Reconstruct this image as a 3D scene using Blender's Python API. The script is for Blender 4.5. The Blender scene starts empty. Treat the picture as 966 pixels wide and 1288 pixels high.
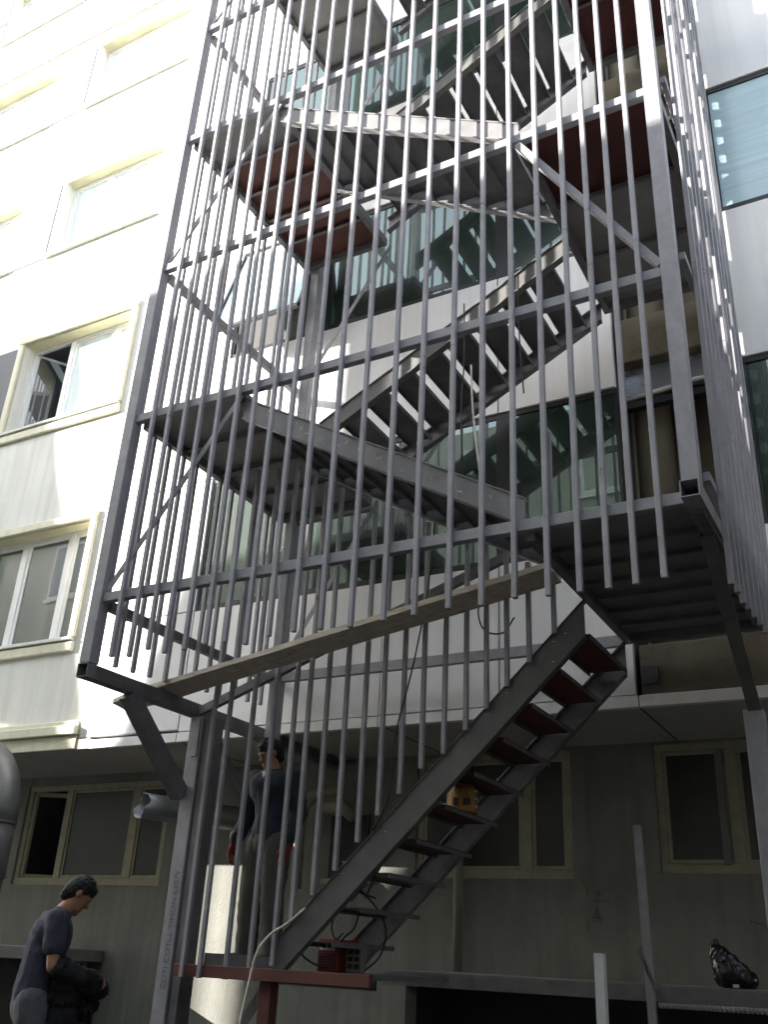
import bpy, bmesh, math, random
from mathutils import Vector, Matrix
random.seed(7)
S = bpy.context.scene
COL = S.collection
# ------------------------------------------------------------------ camera
CAM = (5.31199633, -4.97818946, 0.28049736)
RW = Vector((-0.4457, -0.0651, -0.5025))            # world -> camera rotation vector
def rotm(w):
    th = w.length
    return Matrix.Rotation(th, 3, w.normalized())
R3 = rotm(RW)
cam = bpy.data.cameras.new('camera'); co = bpy.data.objects.new('camera', cam); COL.objects.link(co)
cam.sensor_fit = 'VERTICAL'; cam.sensor_height = 24.0; cam.lens = 24.0*1194.5833/1288.0
cam.clip_start = 0.05; cam.clip_end = 2000
rt, fw, upv = R3[0], R3[1], R3[2]
M4 = Matrix(((rt.x, upv.x, -fw.x, CAM[0]), (rt.y, upv.y, -fw.y, CAM[1]), (rt.z, upv.z, -fw.z, CAM[2]), (0, 0, 0, 1)))
co.matrix_world = M4
S.camera = co
# ------------------------------------------------------------------ light
SA, SB = 2.10, 0.80                                  # sun travels (SA, 1, -SB)
W = bpy.data.worlds.new('World'); S.world = W; W.use_nodes = True
nt = W.node_tree; bg = nt.nodes['Background']; sky = nt.nodes.new('ShaderNodeTexSky')
sky.sky_type = 'NISHITA'; sky.sun_disc = False
ELEV = math.atan(SB/math.hypot(SA, 1)); AZ = math.atan2(-SA, -1)
sky.sun_elevation = ELEV; sky.sun_rotation = AZ % (2*math.pi)
sky.air_density = 1.0; sky.dust_density = 2.0; sky.ozone_density = 1.0
hs_ = nt.nodes.new('ShaderNodeHueSaturation'); hs_.inputs['Saturation'].default_value = 0.5; nt.links.new(sky.outputs[0], hs_.inputs['Color']); nt.links.new(hs_.outputs[0], bg.inputs[0]); bg.inputs[1].default_value = 0.12
sl = bpy.data.lights.new('sun', 'SUN'); sl.energy = 4.2; sl.angle = math.radians(0.35); sl.color = (1.0, 0.95, 0.87)
so = bpy.data.objects.new('sun', sl); COL.objects.link(so)
so.rotation_euler = Vector((SA, 1, -SB)).to_track_quat('-Z', 'Y').to_euler(); so.location = (-20, -30, 30)
S.view_settings.view_transform = 'Standard'; S.view_settings.look = 'None'
S.view_settings.exposure = 2.8; S.view_settings.gamma = 1.0
# ------------------------------------------------------------------ materials
def mat(name, col, rough=0.6, metal=0.0, var=0.18, scale=6.0, bump=0.0, bscale=60.0, spots=None, spotcov=0.62, spotscale=9.0, ior=1.45, stretch=None, spec=0.5, streak=0.0):
    m = bpy.data.materials.new(name); m.use_nodes = True
    n = m.node_tree; p = n.nodes['Principled BSDF']; L = n.links
    p.inputs['Roughness'].default_value = rough; p.inputs['Metallic'].default_value = metal
    p.inputs['IOR'].default_value = ior; p.inputs['Specular IOR Level'].default_value = spec
    tc = n.nodes.new('ShaderNodeTexCoord'); mp = n.nodes.new('ShaderNodeMapping')
    L.new(tc.outputs['Object'], mp.inputs[0])
    if stretch: mp.inputs['Scale'].default_value = stretch
    nz = n.nodes.new('ShaderNodeTexNoise'); nz.inputs['Scale'].default_value = scale; nz.inputs['Detail'].default_value = 6; nz.inputs['Roughness'].default_value = 0.65
    L.new(mp.outputs[0], nz.inputs['Vector'])
    rp = n.nodes.new('ShaderNodeValToRGB')
    rp.color_ramp.elements[0].position = 0.3; rp.color_ramp.elements[1].position = 0.7
    lo = [c*(1-var) for c in col]; hi = [min(1, c*(1+var)) for c in col]
    rp.color_ramp.elements[0].color = (*lo, 1); rp.color_ramp.elements[1].color = (*hi, 1)
    L.new(nz.outputs['Fac'], rp.inputs[0]); out = rp.outputs[0]
    if streak > 0:
        ms = n.nodes.new('ShaderNodeMapping'); ms.inputs['Scale'].default_value = (7, 7, 0.35); L.new(tc.outputs['Object'], ms.inputs[0])
        n3 = n.nodes.new('ShaderNodeTexNoise'); n3.inputs['Scale'].default_value = 1.3; n3.inputs['Detail'].default_value = 5; L.new(ms.outputs[0], n3.inputs['Vector'])
        mr = n.nodes.new('ShaderNodeMapRange'); mr.inputs[1].default_value = 0.45; mr.inputs[2].default_value = 0.75; mr.inputs[3].default_value = 0; mr.inputs[4].default_value = streak
        L.new(n3.outputs['Fac'], mr.inputs[0])
        mx = n.nodes.new('ShaderNodeMixRGB'); mx.inputs[2].default_value = (col[0]*.55, col[1]*.53, col[2]*.48, 1)
        L.new(mr.outputs[0], mx.inputs[0]); L.new(out, mx.inputs[1]); out = mx.outputs[0]
    if spots:
        n2 = n.nodes.new('ShaderNodeTexNoise'); n2.inputs['Scale'].default_value = spotscale; n2.inputs['Detail'].default_value = 8; n2.inputs['Roughness'].default_value = 0.7
        L.new(tc.outputs['Object'], n2.inputs['Vector'])
        mr = n.nodes.new('ShaderNodeMapRange'); mr.inputs[1].default_value = spotcov; mr.inputs[2].default_value = spotcov+0.07
        L.new(n2.outputs['Fac'], mr.inputs[0])
        mx = n.nodes.new('ShaderNodeMixRGB'); mx.inputs[2].default_value = (*spots, 1)
        L.new(mr.outputs[0], mx.inputs[0]); L.new(out, mx.inputs[1]); out = mx.outputs[0]
    L.new(out, p.inputs['Base Color'])
    rr = n.nodes.new('ShaderNodeMapRange'); rr.inputs[3].default_value = max(0.02, rough*0.85); rr.inputs[4].default_value = min(1, rough*1.15)
    L.new(nz.outputs['Fac'], rr.inputs[0]); L.new(rr.outputs[0], p.inputs['Roughness'])
    if bump > 0:
        nb = n.nodes.new('ShaderNodeTexNoise'); nb.inputs['Scale'].default_value = bscale; nb.inputs['Detail'].default_value = 4
        L.new(mp.outputs[0], nb.inputs['Vector'])
        b = n.nodes.new('ShaderNodeBump'); b.inputs['Strength'].default_value = bump; b.inputs['Distance'].default_value = 0.01
        L.new(nb.outputs['Fac'], b.inputs['Height']); L.new(b.outputs[0], p.inputs['Normal'])
    return m
M = {}
RUST = (0.16, 0.075, 0.035)
M['steel'] = mat('grey_paint', (0.27, 0.265, 0.285), 0.62, var=0.16, scale=9, bump=0.06, bscale=40, spots=RUST, spotcov=0.675, spotscale=4)
M['steel2'] = mat('grey_paint_bar', (0.27, 0.265, 0.285), 0.62, var=0.2, scale=4, spots=(0.13, 0.11, 0.10), spotcov=0.62, spotscale=4.5)
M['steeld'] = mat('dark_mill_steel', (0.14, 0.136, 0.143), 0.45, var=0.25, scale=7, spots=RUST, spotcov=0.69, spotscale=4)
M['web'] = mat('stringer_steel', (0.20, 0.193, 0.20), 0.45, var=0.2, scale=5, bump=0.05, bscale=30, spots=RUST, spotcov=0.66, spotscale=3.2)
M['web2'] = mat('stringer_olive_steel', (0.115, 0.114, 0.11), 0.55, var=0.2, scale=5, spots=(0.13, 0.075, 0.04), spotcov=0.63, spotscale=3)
M['primer'] = mat('red_oxide_primer', (0.11, 0.036, 0.028), 0.65, var=0.25, scale=5, spots=(0.06, 0.03, 0.025), spotcov=0.62, spotscale=4)
M['primer_dark'] = mat('dark_red_primer', (0.07, 0.02, 0.018), 0.55, var=0.25, scale=5)
M['deck'] = mat('deck_sheet', (0.22, 0.215, 0.21), 0.6, var=0.2, scale=3, spots=(0.10, 0.085, 0.075), spotcov=0.66)
M['panel'] = mat('white_composite_panel', (0.76, 0.745, 0.735), 0.32, var=0.03, scale=1.2, streak=0.2)
M['backing'] = mat('dark_joint', (0.06, 0.06, 0.06), 0.8)
M['frame'] = mat('dark_aluminium', (0.018, 0.019, 0.020), 0.35, var=0.2)
M['cream'] = mat('cream_render_trim', (0.72, 0.69, 0.53), 0.75, var=0.08, scale=5, bump=0.1, streak=0.25)
M['bouncetint'] = mat('warm_bounce_tint', (0.74, 0.69, 0.46), 0.75, var=0.1, scale=4)  # yellow stands in for warm bounced light under the lintels
M['brick'] = mat('brown_brick', (0.14, 0.12, 0.105), 0.9, var=0.3, scale=8, bump=0.3)
M['crack'] = mat('plaster_crack', (0.085, 0.085, 0.075), 0.9)
M['render'] = mat('white_render', (0.74, 0.735, 0.69), 0.85, var=0.05, scale=2, bump=0.3, bscale=45, streak=0.30)
M['greyrender'] = mat('grey_render', (0.17, 0.17, 0.18), 0.85, var=0.06, scale=5, bump=0.2)
M['lowwall'] = mat('grey_green_wall', (0.20, 0.20, 0.178), 0.85, var=0.2, scale=1.6, bump=0.35, bscale=45, streak=0.45, spots=(0.08, 0.08, 0.068), spotcov=0.66, spotscale=2.2)
M['soffit'] = mat('stained_soffit', (0.43, 0.415, 0.37), 0.85, var=0.14, scale=1.1, bump=0.05, spots=(0.12, 0.11, 0.095), spotcov=0.63, spotscale=1.3)
M['oldframe'] = mat('old_cream_frame', (0.34, 0.31, 0.22), 0.6, var=0.16, scale=9, spots=(0.14, 0.115, 0.07), spotcov=0.64)
M['pvc'] = mat('white_pvc', (0.8, 0.8, 0.79), 0.35, var=0.03)
M['concrete'] = mat('raw_concrete', (0.125, 0.107, 0.075), 0.9, var=0.25, scale=3, bump=0.35, bscale=25, spots=(0.09, 0.075, 0.05), spotcov=0.6, spotscale=4)
M['slab'] = mat('walkway_edge', (0.17, 0.17, 0.165), 0.85, var=0.2, scale=4, bump=0.3, bscale=30)
M['beige'] = mat('beige_plaster', (0.27, 0.24, 0.175), 0.85, var=0.08, scale=2)
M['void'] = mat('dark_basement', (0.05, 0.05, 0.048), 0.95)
M['asphalt'] = mat('asphalt', (0.055, 0.055, 0.055), 0.9, var=0.3, scale=4, bump=0.4, bscale=120)
M['wood'] = mat('weathered_plank', (0.55, 0.485, 0.40), 0.85, var=0.3, scale=7, bump=0.4, bscale=18, stretch=(0.6, 7, 7), spots=(0.30, 0.25, 0.19), spotcov=0.58, spotscale=5)
M['galv'] = mat('galvanised_sheet', (0.21, 0.215, 0.22), 0.42, metal=0.35, var=0.14, scale=10)
M['galvdark'] = mat('old_duct_inside', (0.05, 0.05, 0.05), 0.6, metal=0.4)
M['curtain'] = mat('glass_over_white_curtain', (0.62, 0.68, 0.69), 0.12, var=0.1, scale=1.5, stretch=(7, 1, 0.4), ior=1.5)
M['dusty'] = mat('dusty_window', (0.03, 0.029, 0.022), 0.30, var=0.35, scale=3, ior=1.5)
M['skin'] = mat('skin', (0.30, 0.15, 0.085), 0.5, var=0.1, scale=18)
M['hair'] = mat('black_hair', (0.008, 0.007, 0.006), 0.7, var=0.4, scale=60, bump=0.5, bscale=90)
M['navy'] = mat('navy_cotton', (0.035, 0.036, 0.058), 0.9, var=0.25, scale=14, bump=0.3, bscale=20)
M['workblue'] = mat('blue_work_shirt', (0.020, 0.028, 0.042), 0.9, var=0.3, scale=10, bump=0.4, bscale=16)
M['greytrouser'] = mat('grey_denim', (0.085, 0.085, 0.10), 0.9, var=0.3, scale=9, bump=0.35, bscale=18)
M['khaki'] = mat('khaki_trouser', (0.075, 0.073, 0.064), 0.9, var=0.2, scale=9, bump=0.3, bscale=18)
M['blackcloth'] = mat('black_cloth', (0.007, 0.007, 0.0085), 0.85, var=0.3, scale=10, bump=0.5, bscale=14)
M['redglove'] = mat('red_glove', (0.20, 0.025, 0.022), 0.7, var=0.2)
M['shoe'] = mat('shoe_leather', (0.05, 0.04, 0.035), 0.6)
M['bag'] = mat('black_plastic_bag', (0.012, 0.012, 0.013), 0.22, var=0.3, scale=8, bump=0.4, bscale=14)
M['orange'] = mat('orange_plastic', (0.33, 0.17, 0.05), 0.5, var=0.3)
M['redplastic'] = mat('red_plastic', (0.22, 0.02, 0.018), 0.5, var=0.2)
M['black'] = mat('black_rubber', (0.012, 0.012, 0.012), 0.6)
M['whitecable'] = mat('pale_cable', (0.55, 0.5, 0.42), 0.6)
M['whitepaint'] = mat('pale_primer_steel', (0.55, 0.56, 0.57), 0.5, var=0.12)
M['label'] = mat('pale_label', (0.6, 0.6, 0.56), 0.6)
M['chalk'] = mat('chalk', (0.68, 0.68, 0.66), 0.9)
M['marker'] = mat('violet_marker', (0.17, 0.155, 0.20), 0.8)
M['aloud'] = mat('dull_aluminium', (0.33, 0.35, 0.38), 0.28, metal=0.6, var=0.15)
M['blue'] = mat('blue_grey_plastic', (0.12, 0.16, 0.24), 0.4)
def glassmat(name, col, tint, fac):
    m = bpy.data.materials.new(name); m.use_nodes = True; n = m.node_tree; L = n.links
    p = n.nodes['Principled BSDF']; p.inputs['Base Color'].default_value = (*col, 1); p.inputs['Roughness'].default_value = 0.25
    g = n.nodes.new('ShaderNodeBsdfGlossy'); g.inputs['Color'].default_value = (*tint, 1); g.inputs['Roughness'].default_value = 0.012
    fr = n.nodes.new('ShaderNodeFresnel'); fr.inputs['IOR'].default_value = 1.55
    mr = n.nodes.new('ShaderNodeMapRange'); mr.inputs[3].default_value = fac; mr.inputs[4].default_value = 1.0; L.new(fr.outputs[0], mr.inputs[0])
    mx = n.nodes.new('ShaderNodeMixShader'); L.new(mr.outputs[0], mx.inputs[0]); L.new(p.outputs[0], mx.inputs[1]); L.new(g.outputs[0], mx.inputs[2])
    tc = n.nodes.new('ShaderNodeTexCoord'); nz = n.nodes.new('ShaderNodeTexNoise'); nz.inputs['Scale'].default_value = 1.1; nz.inputs['Detail'].default_value = 1
    L.new(tc.outputs['Object'], nz.inputs['Vector']); b = n.nodes.new('ShaderNodeBump'); b.inputs['Strength'].default_value = 0.03; b.inputs['Distance'].default_value = 0.05
    L.new(nz.outputs['Fac'], b.inputs['Height']); L.new(b.outputs[0], g.inputs['Normal'])
    L.new(mx.outputs[0], n.nodes['Material Output'].inputs[0]); return m
M['glass'] = glassmat('green_reflective_glass', (0.010, 0.022, 0.016), (0.68, 0.86, 0.80), 0.085)
M['blindglass'] = mat('glass_over_pale_blind', (0.42, 0.56, 0.60), 0.10, var=0.12, scale=3.0, stretch=(0.3, 1, 9), ior=1.6)
M['clearglass'] = glassmat('window_glass', (0.03, 0.035, 0.035), (0.85, 0.9, 0.9), 0.10)
# ------------------------------------------------------------------ mesh helpers
class MB:
    def __init__(s): s.v = []; s.f = []; s.mi = []
    def add(s, vs, fs, mi=0):
        o = len(s.v); s.v += [Vector(v) for v in vs]; s.f += [[i+o for i in f] for f in fs]; s.mi += [mi]*len(fs); return s
    def box(s, x0, x1, y0, y1, z0, z1, mi=0):
        x0, x1 = sorted((x0, x1)); y0, y1 = sorted((y0, y1)); z0, z1 = sorted((z0, z1))
        return s.add([(x0,y0,z0),(x1,y0,z0),(x1,y1,z0),(x0,y1,z0),(x0,y0,z1),(x1,y0,z1),(x1,y1,z1),(x0,y1,z1)],
              [(3,2,1,0),(4,5,6,7),(0,1,5,4),(1,2,6,5),(2,3,7,6),(3,0,4,7)], mi)
    def beam(s, p, q, w, h, up=(0,0,1), mi=0):
        p = Vector(p); q = Vector(q); d = (q-p).normalized(); sd = d.cross(Vector(up)).normalized(); u = sd.cross(d)
        c = [p+sd*(a*w/2)+u*(b*h/2) for a, b in ((-1,-1),(1,-1),(1,1),(-1,1))]; e = [x+(q-p) for x in c]
        return s.add(c+e, [(0,1,2,3),(7,6,5,4),(4,5,1,0),(5,6,2,1),(6,7,3,2),(7,4,0,3)], mi)
    def hollow(s, p, q, w, h, t=0.006, up=(0,0,1)):
        p = Vector(p); q = Vector(q); d = (q-p).normalized(); sd = d.cross(Vector(up)).normalized(); u = sd.cross(d)
        s.beam(p+u*(h/2-t/2), q+u*(h/2-t/2), w, t, up); s.beam(p-u*(h/2-t/2), q-u*(h/2-t/2), w, t, up)
        s.beam(p+sd*(w/2-t/2), q+sd*(w/2-t/2), t, h-2*t, up); s.beam(p-sd*(w/2-t/2), q-sd*(w/2-t/2), t, h-2*t, up); return s
    def angle(s, p, q, w, h, t=0.008, up=(0,0,1)):
        p = Vector(p); q = Vector(q); d = (q-p).normalized(); sd = d.cross(Vector(up)).normalized(); u = sd.cross(d)
        s.beam(p-u*(h/2-t/2), q-u*(h/2-t/2), w, t, up); s.beam(p-sd*(w/2-t/2)+u*t/2, q-sd*(w/2-t/2)+u*t/2, t, h-t, up); return s
    def prism(s, poly, ext, mi=0):                      # planar polygon extruded by a vector
        n = len(poly); e = Vector(ext); a = [Vector(v) for v in poly]
        return s.add(a+[v+e for v in a], [tuple(range(n))[::-1], tuple(range(n, 2*n))]+[(i, (i+1)%n, (i+1)%n+n, i+n) for i in range(n)], mi)
    def tube(s, pts, r, n=8, mi=0, cap=True):
        pts = [Vector(p) for p in pts]; rs = r if isinstance(r, (list, tuple)) else [r]*len(pts); rings = []; pu = None
        for i, p in enumerate(pts):
            d = (pts[min(i+1, len(pts)-1)]-pts[max(i-1, 0)]).normalized()
            if pu is None: pu = d.orthogonal().normalized()
            pu = (pu-d*pu.dot(d)).normalized(); sd = d.cross(pu)
            rings.append([p+(pu*math.cos(2*math.pi*k/n)+sd*math.sin(2*math.pi*k/n))*rs[i] for k in range(n)])
        vs = [v for rg in rings for v in rg]; fs = []
        for i in range(len(pts)-1):
            for k in range(n): fs.append((i*n+k, i*n+(k+1)%n, (i+1)*n+(k+1)%n, (i+1)*n+k))
        if cap: fs += [tuple(range(n))[::-1], tuple(range((len(pts)-1)*n, len(pts)*n))]
        return s.add(vs, fs, mi)
    def capsule(s, p0, r0, p1, r1, side=None, flat=1.0, n=14, rings=6):   # tapered capsule, flattened across 'side'
        p0 = Vector(p0); p1 = Vector(p1); d = p1-p0
        d = d.normalized() if d.length > 1e-6 else Vector((0, 0, 1))
        a = Vector(side) if side else d.orthogonal(); a = (a-d*a.dot(d)).normalized(); b = d.cross(a); vs = []; fs = []
        seq = [(-math.pi/2+math.pi/2*i/rings, 0) for i in range(rings+1)]+[(math.pi/2*i/rings, 1) for i in range(rings+1)]
        for ph, e in seq:
            c, rr = (p1, r1) if e else (p0, r0)
            for k in range(n):
                t = 2*math.pi*k/n
                vs.append(c+(a*math.cos(t)+b*math.sin(t)*flat)*(rr*max(math.cos(ph), 0.02))+d*(rr*math.sin(ph)))
        m = len(seq)
        for i in range(m-1):
            for k in range(n): fs.append((i*n+k, i*n+(k+1)%n, (i+1)*n+(k+1)%n, (i+1)*n+k))
        fs += [tuple(range(n))[::-1], tuple(range((m-1)*n, m*n))]
        return s.add(vs, fs)
    def build(s, name, m, parent=None, label=None, smooth=False, bevel=0.0, ms=None):
        off = Vector(ORG.get(parent.name, (0, 0, 0))) if parent else Vector((0, 0, 0))
        me = bpy.data.meshes.new(name); me.from_pydata([v-off for v in s.v], [], s.f); me.update()
        for x in ([M[m]] if not ms else [M[k] for k in ms]): me.materials.append(x)
        for pl, i in zip(me.polygons, s.mi): pl.material_index = i; pl.use_smooth = smooth
        bm = bmesh.new(); bm.from_mesh(me); bmesh.ops.recalc_face_normals(bm, faces=bm.faces)
        if bevel > 0: bmesh.ops.bevel(bm, geom=list(bm.edges), offset=bevel, segments=1, affect='EDGES', clamp_overlap=True)
        bm.to_mesh(me); bm.free()
        o = bpy.data.objects.new(name, me); COL.objects.link(o)
        if parent: o.parent = parent; ORG[o.name] = tuple(off)
        if label: o['label'] = label
        return o
ORG = {}
def thing(name, label, cat, loc=(0, 0, 0), group=None):
    o = bpy.data.objects.new(name, None); COL.objects.link(o); o.location = loc; o.empty_display_size = 0.1
    o['label'] = label; o['category'] = cat
    if group: o['group'] = group
    ORG[o.name] = tuple(loc); return o
def tag(o, label, cat, group=None):
    o['label'] = label; o['category'] = cat
    if group: o['group'] = group
    return o
def struct(o): o['kind'] = 'structure'; return o
GZ = -0.95                                            # ground level
# ------------------------------------------------------------------ ground and walkway
g = MB().add([(-300,-300,GZ),(300,-300,GZ),(300,300,GZ),(-300,300,GZ)], [(0,1,2,3)]); struct(g.build('ground', 'asphalt'))
wk = MB(); wk.box(1.26, 7.5, 2.55, 3.68, 0.14, 0.235); wk.box(-9, -2.95, 2.55, 3.68, 0.14, 0.26); struct(wk.build('walkway', 'slab', bevel=0.006))
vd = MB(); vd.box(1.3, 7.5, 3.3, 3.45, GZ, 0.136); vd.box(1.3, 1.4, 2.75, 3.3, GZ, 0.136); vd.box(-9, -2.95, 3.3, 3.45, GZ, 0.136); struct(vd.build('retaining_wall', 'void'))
# ------------------------------------------------------------------ wall with openings
def wall_open(mb, x0, x1, z0, z1, y, ops, depth, back=False):
    xs = sorted({x0, x1, *[o[0] for o in ops], *[o[1] for o in ops]}); zs = sorted({z0, z1, *[o[2] for o in ops], *[o[3] for o in ops]})
    xs = [x for x in xs if x0 <= x <= x1]; zs = [z for z in zs if z0 <= z <= z1]
    for i in range(len(xs)-1):
        for j in range(len(zs)-1):
            cx = (xs[i]+xs[i+1])/2; cz = (zs[j]+zs[j+1])/2
            if any(o[0] < cx < o[1] and o[2] < cz < o[3] for o in ops): continue
            mb.add([(xs[i],y,zs[j]),(xs[i+1],y,zs[j]),(xs[i+1],y,zs[j+1]),(xs[i],y,zs[j+1])], [(0,1,2,3)])
    for a, b, c, d in ops:
        mb.add([(a,y,c),(b,y,c),(b,y+depth,c),(a,y+depth,c)], [(0,1,2,3)]); mb.add([(a,y,d),(b,y,d),(b,y+depth,d),(a,y+depth,d)], [(3,2,1,0)])
        mb.add([(a,y,c),(a,y+depth,c),(a,y+depth,d),(a,y,d)], [(0,1,2,3)]); mb.add([(b,y,c),(b,y+depth,c),(b,y+depth,d),(b,y,d)], [(3,2,1,0)])
# ------------------------------------------------------------------ glass and panel building
YF = 2.40; YL = 3.70; SOF = 2.19
GB = thing('panel_building', 'white panel clad building with green glass bands behind the steel stair', 'building', (1, 3, GZ))
lw = MB()
WL = (-4.67, -2.33, 0.93, 2.09); WM = (0.86, 2.45, 1.03, 2.17); WR = (3.22, 5.3, 1.08, 2.17)
wall_open(lw, -14, 9, GZ, SOF+0.02, YL, [WL, WM, WR], 0.16)
lw.build('ground_floor_wall', 'lowwall', GB)
sf = MB(); sf.add([(-14, YF+0.02, SOF), (9, YF+0.02, SOF), (9, YL+0.01, SOF), (-14, YL+0.01, SOF)], [(0,1,2,3)]); sf.box(-14, -2.41, YF-0.0, YF+0.062, SOF-0.004, 2.32); sf.build('soffit', 'soffit', GB)
for zz in (0,):
    for x in (-1.2, 1.15, 3.45, 5.7):
        MB().box(x-0.006, x+0.006, YF+0.04, YL, SOF-0.006, SOF-0.001).build('soffit_joint', 'backing', GB)
for pts in ([(2.52, 1.02), (2.56, .98), (2.57, .93), (2.55, .88)], [(2.60, .86), (2.63, .855), (2.70, .85), (2.76, .86)], [(2.55, .70), (2.565, .66), (2.555, .60)], [(2.32, .76), (2.34, .74)], [(3.9, .72), (4.0, .70), (4.02, .66)], [(-2.0, .5), (-1.96, .42), (-1.98, .33)]):
    MB().tube([(x, YL-.001, z) for x, z in pts], [.003+.002*random.random() for _ in pts], 5).build('wall_crack', 'crack', GB)
def old_window(w, mulls, open_first=False):
    x0, x1, z0, z1 = w; y = YL+0.03; t = 0.065
    fr = MB(); fr.box(x0, x1, y, y+0.07, z0, z0+t*1.2); fr.box(x0, x1, y, y+0.07, z1-t, z1); fr.box(x0, x0+t, y+0.002, y+0.068, z0+t*1.2, z1-t); fr.box(x1-t, x1, y+0.002, y+0.068, z0+t*1.2, z1-t)
    for m in mulls: fr.box(m-0.05, m+0.05, y+0.002, y+0.068, z0+t*1.2, z1-t)
    f = fr.build('window', 'oldframe', GB, bevel=0.004)
    ed = [x0+t]+[v for m in mulls for v in (m-0.05, m+0.05)]+[x1-t]
    for k in range(0, len(ed), 2):
        a, b = ed[k], ed[k+1]; s = 0.035
        if open_first and k == 0:                      # sash swung inwards
            sh = MB(); ang = 0.5; h = Vector((a, y+0.05, 0)); dx = math.cos(ang)*(b-a); dy = math.sin(ang)*(b-a)
            for za, zb in ((z0+t*1.2, z0+t*1.2+0.05), (z1-t-0.05, z1-t)): sh.beam((a, y+0.05, (za+zb)/2), (a+dx, y+0.05+dy, (za+zb)/2), 0.035, 0.05)
            sh.beam((a+0.02, y+0.05, z0+0.1), (a+0.02, y+0.05, z1-0.1), 0.04, 0.04, (0, 1, 0)); sh.beam((a+dx, y+0.05+dy, z0+0.1), (a+dx, y+0.05+dy, z1-0.1), 0.04, 0.04, (0, 1, 0))
            sh.build('open_sash', 'oldframe', f)
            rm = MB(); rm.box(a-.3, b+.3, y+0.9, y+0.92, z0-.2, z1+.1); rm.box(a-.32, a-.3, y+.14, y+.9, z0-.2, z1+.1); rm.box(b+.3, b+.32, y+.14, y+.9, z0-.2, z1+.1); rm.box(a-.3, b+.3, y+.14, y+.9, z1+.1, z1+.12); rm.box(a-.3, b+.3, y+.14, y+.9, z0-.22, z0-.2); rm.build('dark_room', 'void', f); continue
        sh = MB(); ya = y+0.015; yb = y+0.055
        sh.box(a+.002, b-.002, ya, yb, z0+t*1.2+.002, z0+t*1.2+s); sh.box(a+.002, b-.002, ya, yb, z1-t-s, z1-t-.002); sh.box(a+.002, a+s, ya+.002, yb-.002, z0+t*1.2+s, z1-t-s); sh.box(b-s, b-.002, ya+.002, yb-.002, z0+t*1.2+s, z1-t-s)
        sh.build('sash', 'oldframe', f, bevel=0.003)
        MB().box(a+s, b-s, y+0.03, y+0.04, z0+t*1.2+s, z1-t-s).build('pane', 'dusty', f)
old_window(WL, [-3.97, -2.86], True); old_window(WM, [2.0]); old_window(WR, [3.87])
MB().box(3.745, 3.805, YL+0.0, YL+0.028, 1.15, 2.10).build('shutter_track', 'slab', GB)
# backing wall, panels
bk = MB(); bk.box(-2.55, 3.44, YF+0.06, YF+0.5, SOF+0.03, 16.4); bk.box(4.52, 9, YF+0.06, YF+0.5, SOF+0.03, 16.4); bk.build('core_wall', 'backing', GB)
def panel(x0, x1, z0, z1, nm='cladding_panel', y=None):
    g = 0.006; y = YF if y is None else y
    j = random.uniform(-0.003, 0.003)
    MB().box(x0+g, x1-g, y+j, y+0.055, z0+g, z1-g).build(nm, 'panel', GB, bevel=0.004)
SEAM = [-1.21, -0.05, 1.11, 2.28, 3.44]
ROWW = [(2.28, 3.57), (5.15, 6.80), (8.40, 10.0), (11.6, 13.2), (14.8, 16.4)]
ROWG = [(3.57, 5.15), (6.80, 8.40), (10.0, 11.6), (13.2, 14.8)]
for z0, z1 in ROWW:
    for i in range(4): panel(SEAM[i], SEAM[i+1], z0, z1)
    for a in (4.52, 5.9, 7.28): panel(a, a+1.38, z0, z1)
for z0, z1 in sorted(ROWW+ROWG):
    panel(-2.58, -1.21, z0 if z0 > 2.3 else 2.30, z1)
for a, b in ((-2.40, -1.21), (-1.21, 1.11), (1.11, 3.46), (3.46, 6.0), (6.0, 9)):
    MB().box(a+.004, b-.004, YF-0.012, YF+0.05, SOF-0.012, 2.272).build('fascia_strip', 'panel', GB, bevel=0.004)
def glass_band(edges, z0, z1, skip=None, gm='glass'):
    fr = MB(); y0 = YF+0.02; y1 = YF+0.058
    fr.box(edges[0], edges[-1], y0, y1, z0+.004, z0+0.06); fr.box(edges[0], edges[-1], y0, y1, z1-0.05, z1-.004)
    for i, e in enumerate(edges):
        w = 0.07 if i in (1, 3) else 0.03
        a = max(edges[0], e-w); b = min(edges[-1], e+w); fr.box(a, b, y0+.003, y1-.003, z0+0.06, z1-0.05)
    f = fr.build('window_band', 'frame', GB)
    for i in range(len(edges)-1):
        a = edges[i]+(0.07 if i in (1, 3) else 0.03); b = edges[i+1]-(0.07 if i+1 in (1, 3) else 0.03)
        if skip == i: continue
        MB().box(a, b, y0+0.012+random.uniform(-.003, .003), y1-0.006, z0+0.06, z1-0.05).build('pane', gm, f)
    return f
EG = [-1.21, 0.12, 1.08, 2.32, 3.44]
for i, (z0, z1) in enumerate(ROWG):
    f = glass_band(EG, z0, z1, 0 if i == 1 else None)
    glass_band([4.53, 5.9, 7.28, 8.66], z0, z1, None, 'blindglass' if i == 1 else 'glass')
    if i == 1:                                          # open top-hung pane
        zt, zb = 8.34, 6.92; yo = YF-0.42
        pn = MB(); pn.prism([(-1.16, YF+0.0, zt), (0.03, YF+0.0, zt), (0.03, yo, zb), (-1.16, yo, zb)], (0, 0.02, 0.008)); pn.build('open_top_hung_pane', 'blindglass', f, label='pale blue pane hinged at its top and swung outwards')
        sa = MB(); sa.beam((-1.18, yo, zb-0.02), (0.05, yo, zb-0.02), 0.05, 0.04); sa.beam((-1.18, YF, zt), (-1.18, yo, zb), 0.03, 0.04); sa.beam((0.05, YF, zt), (0.05, yo, zb), 0.03, 0.04); sa.build('sash', 'frame', f)
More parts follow.
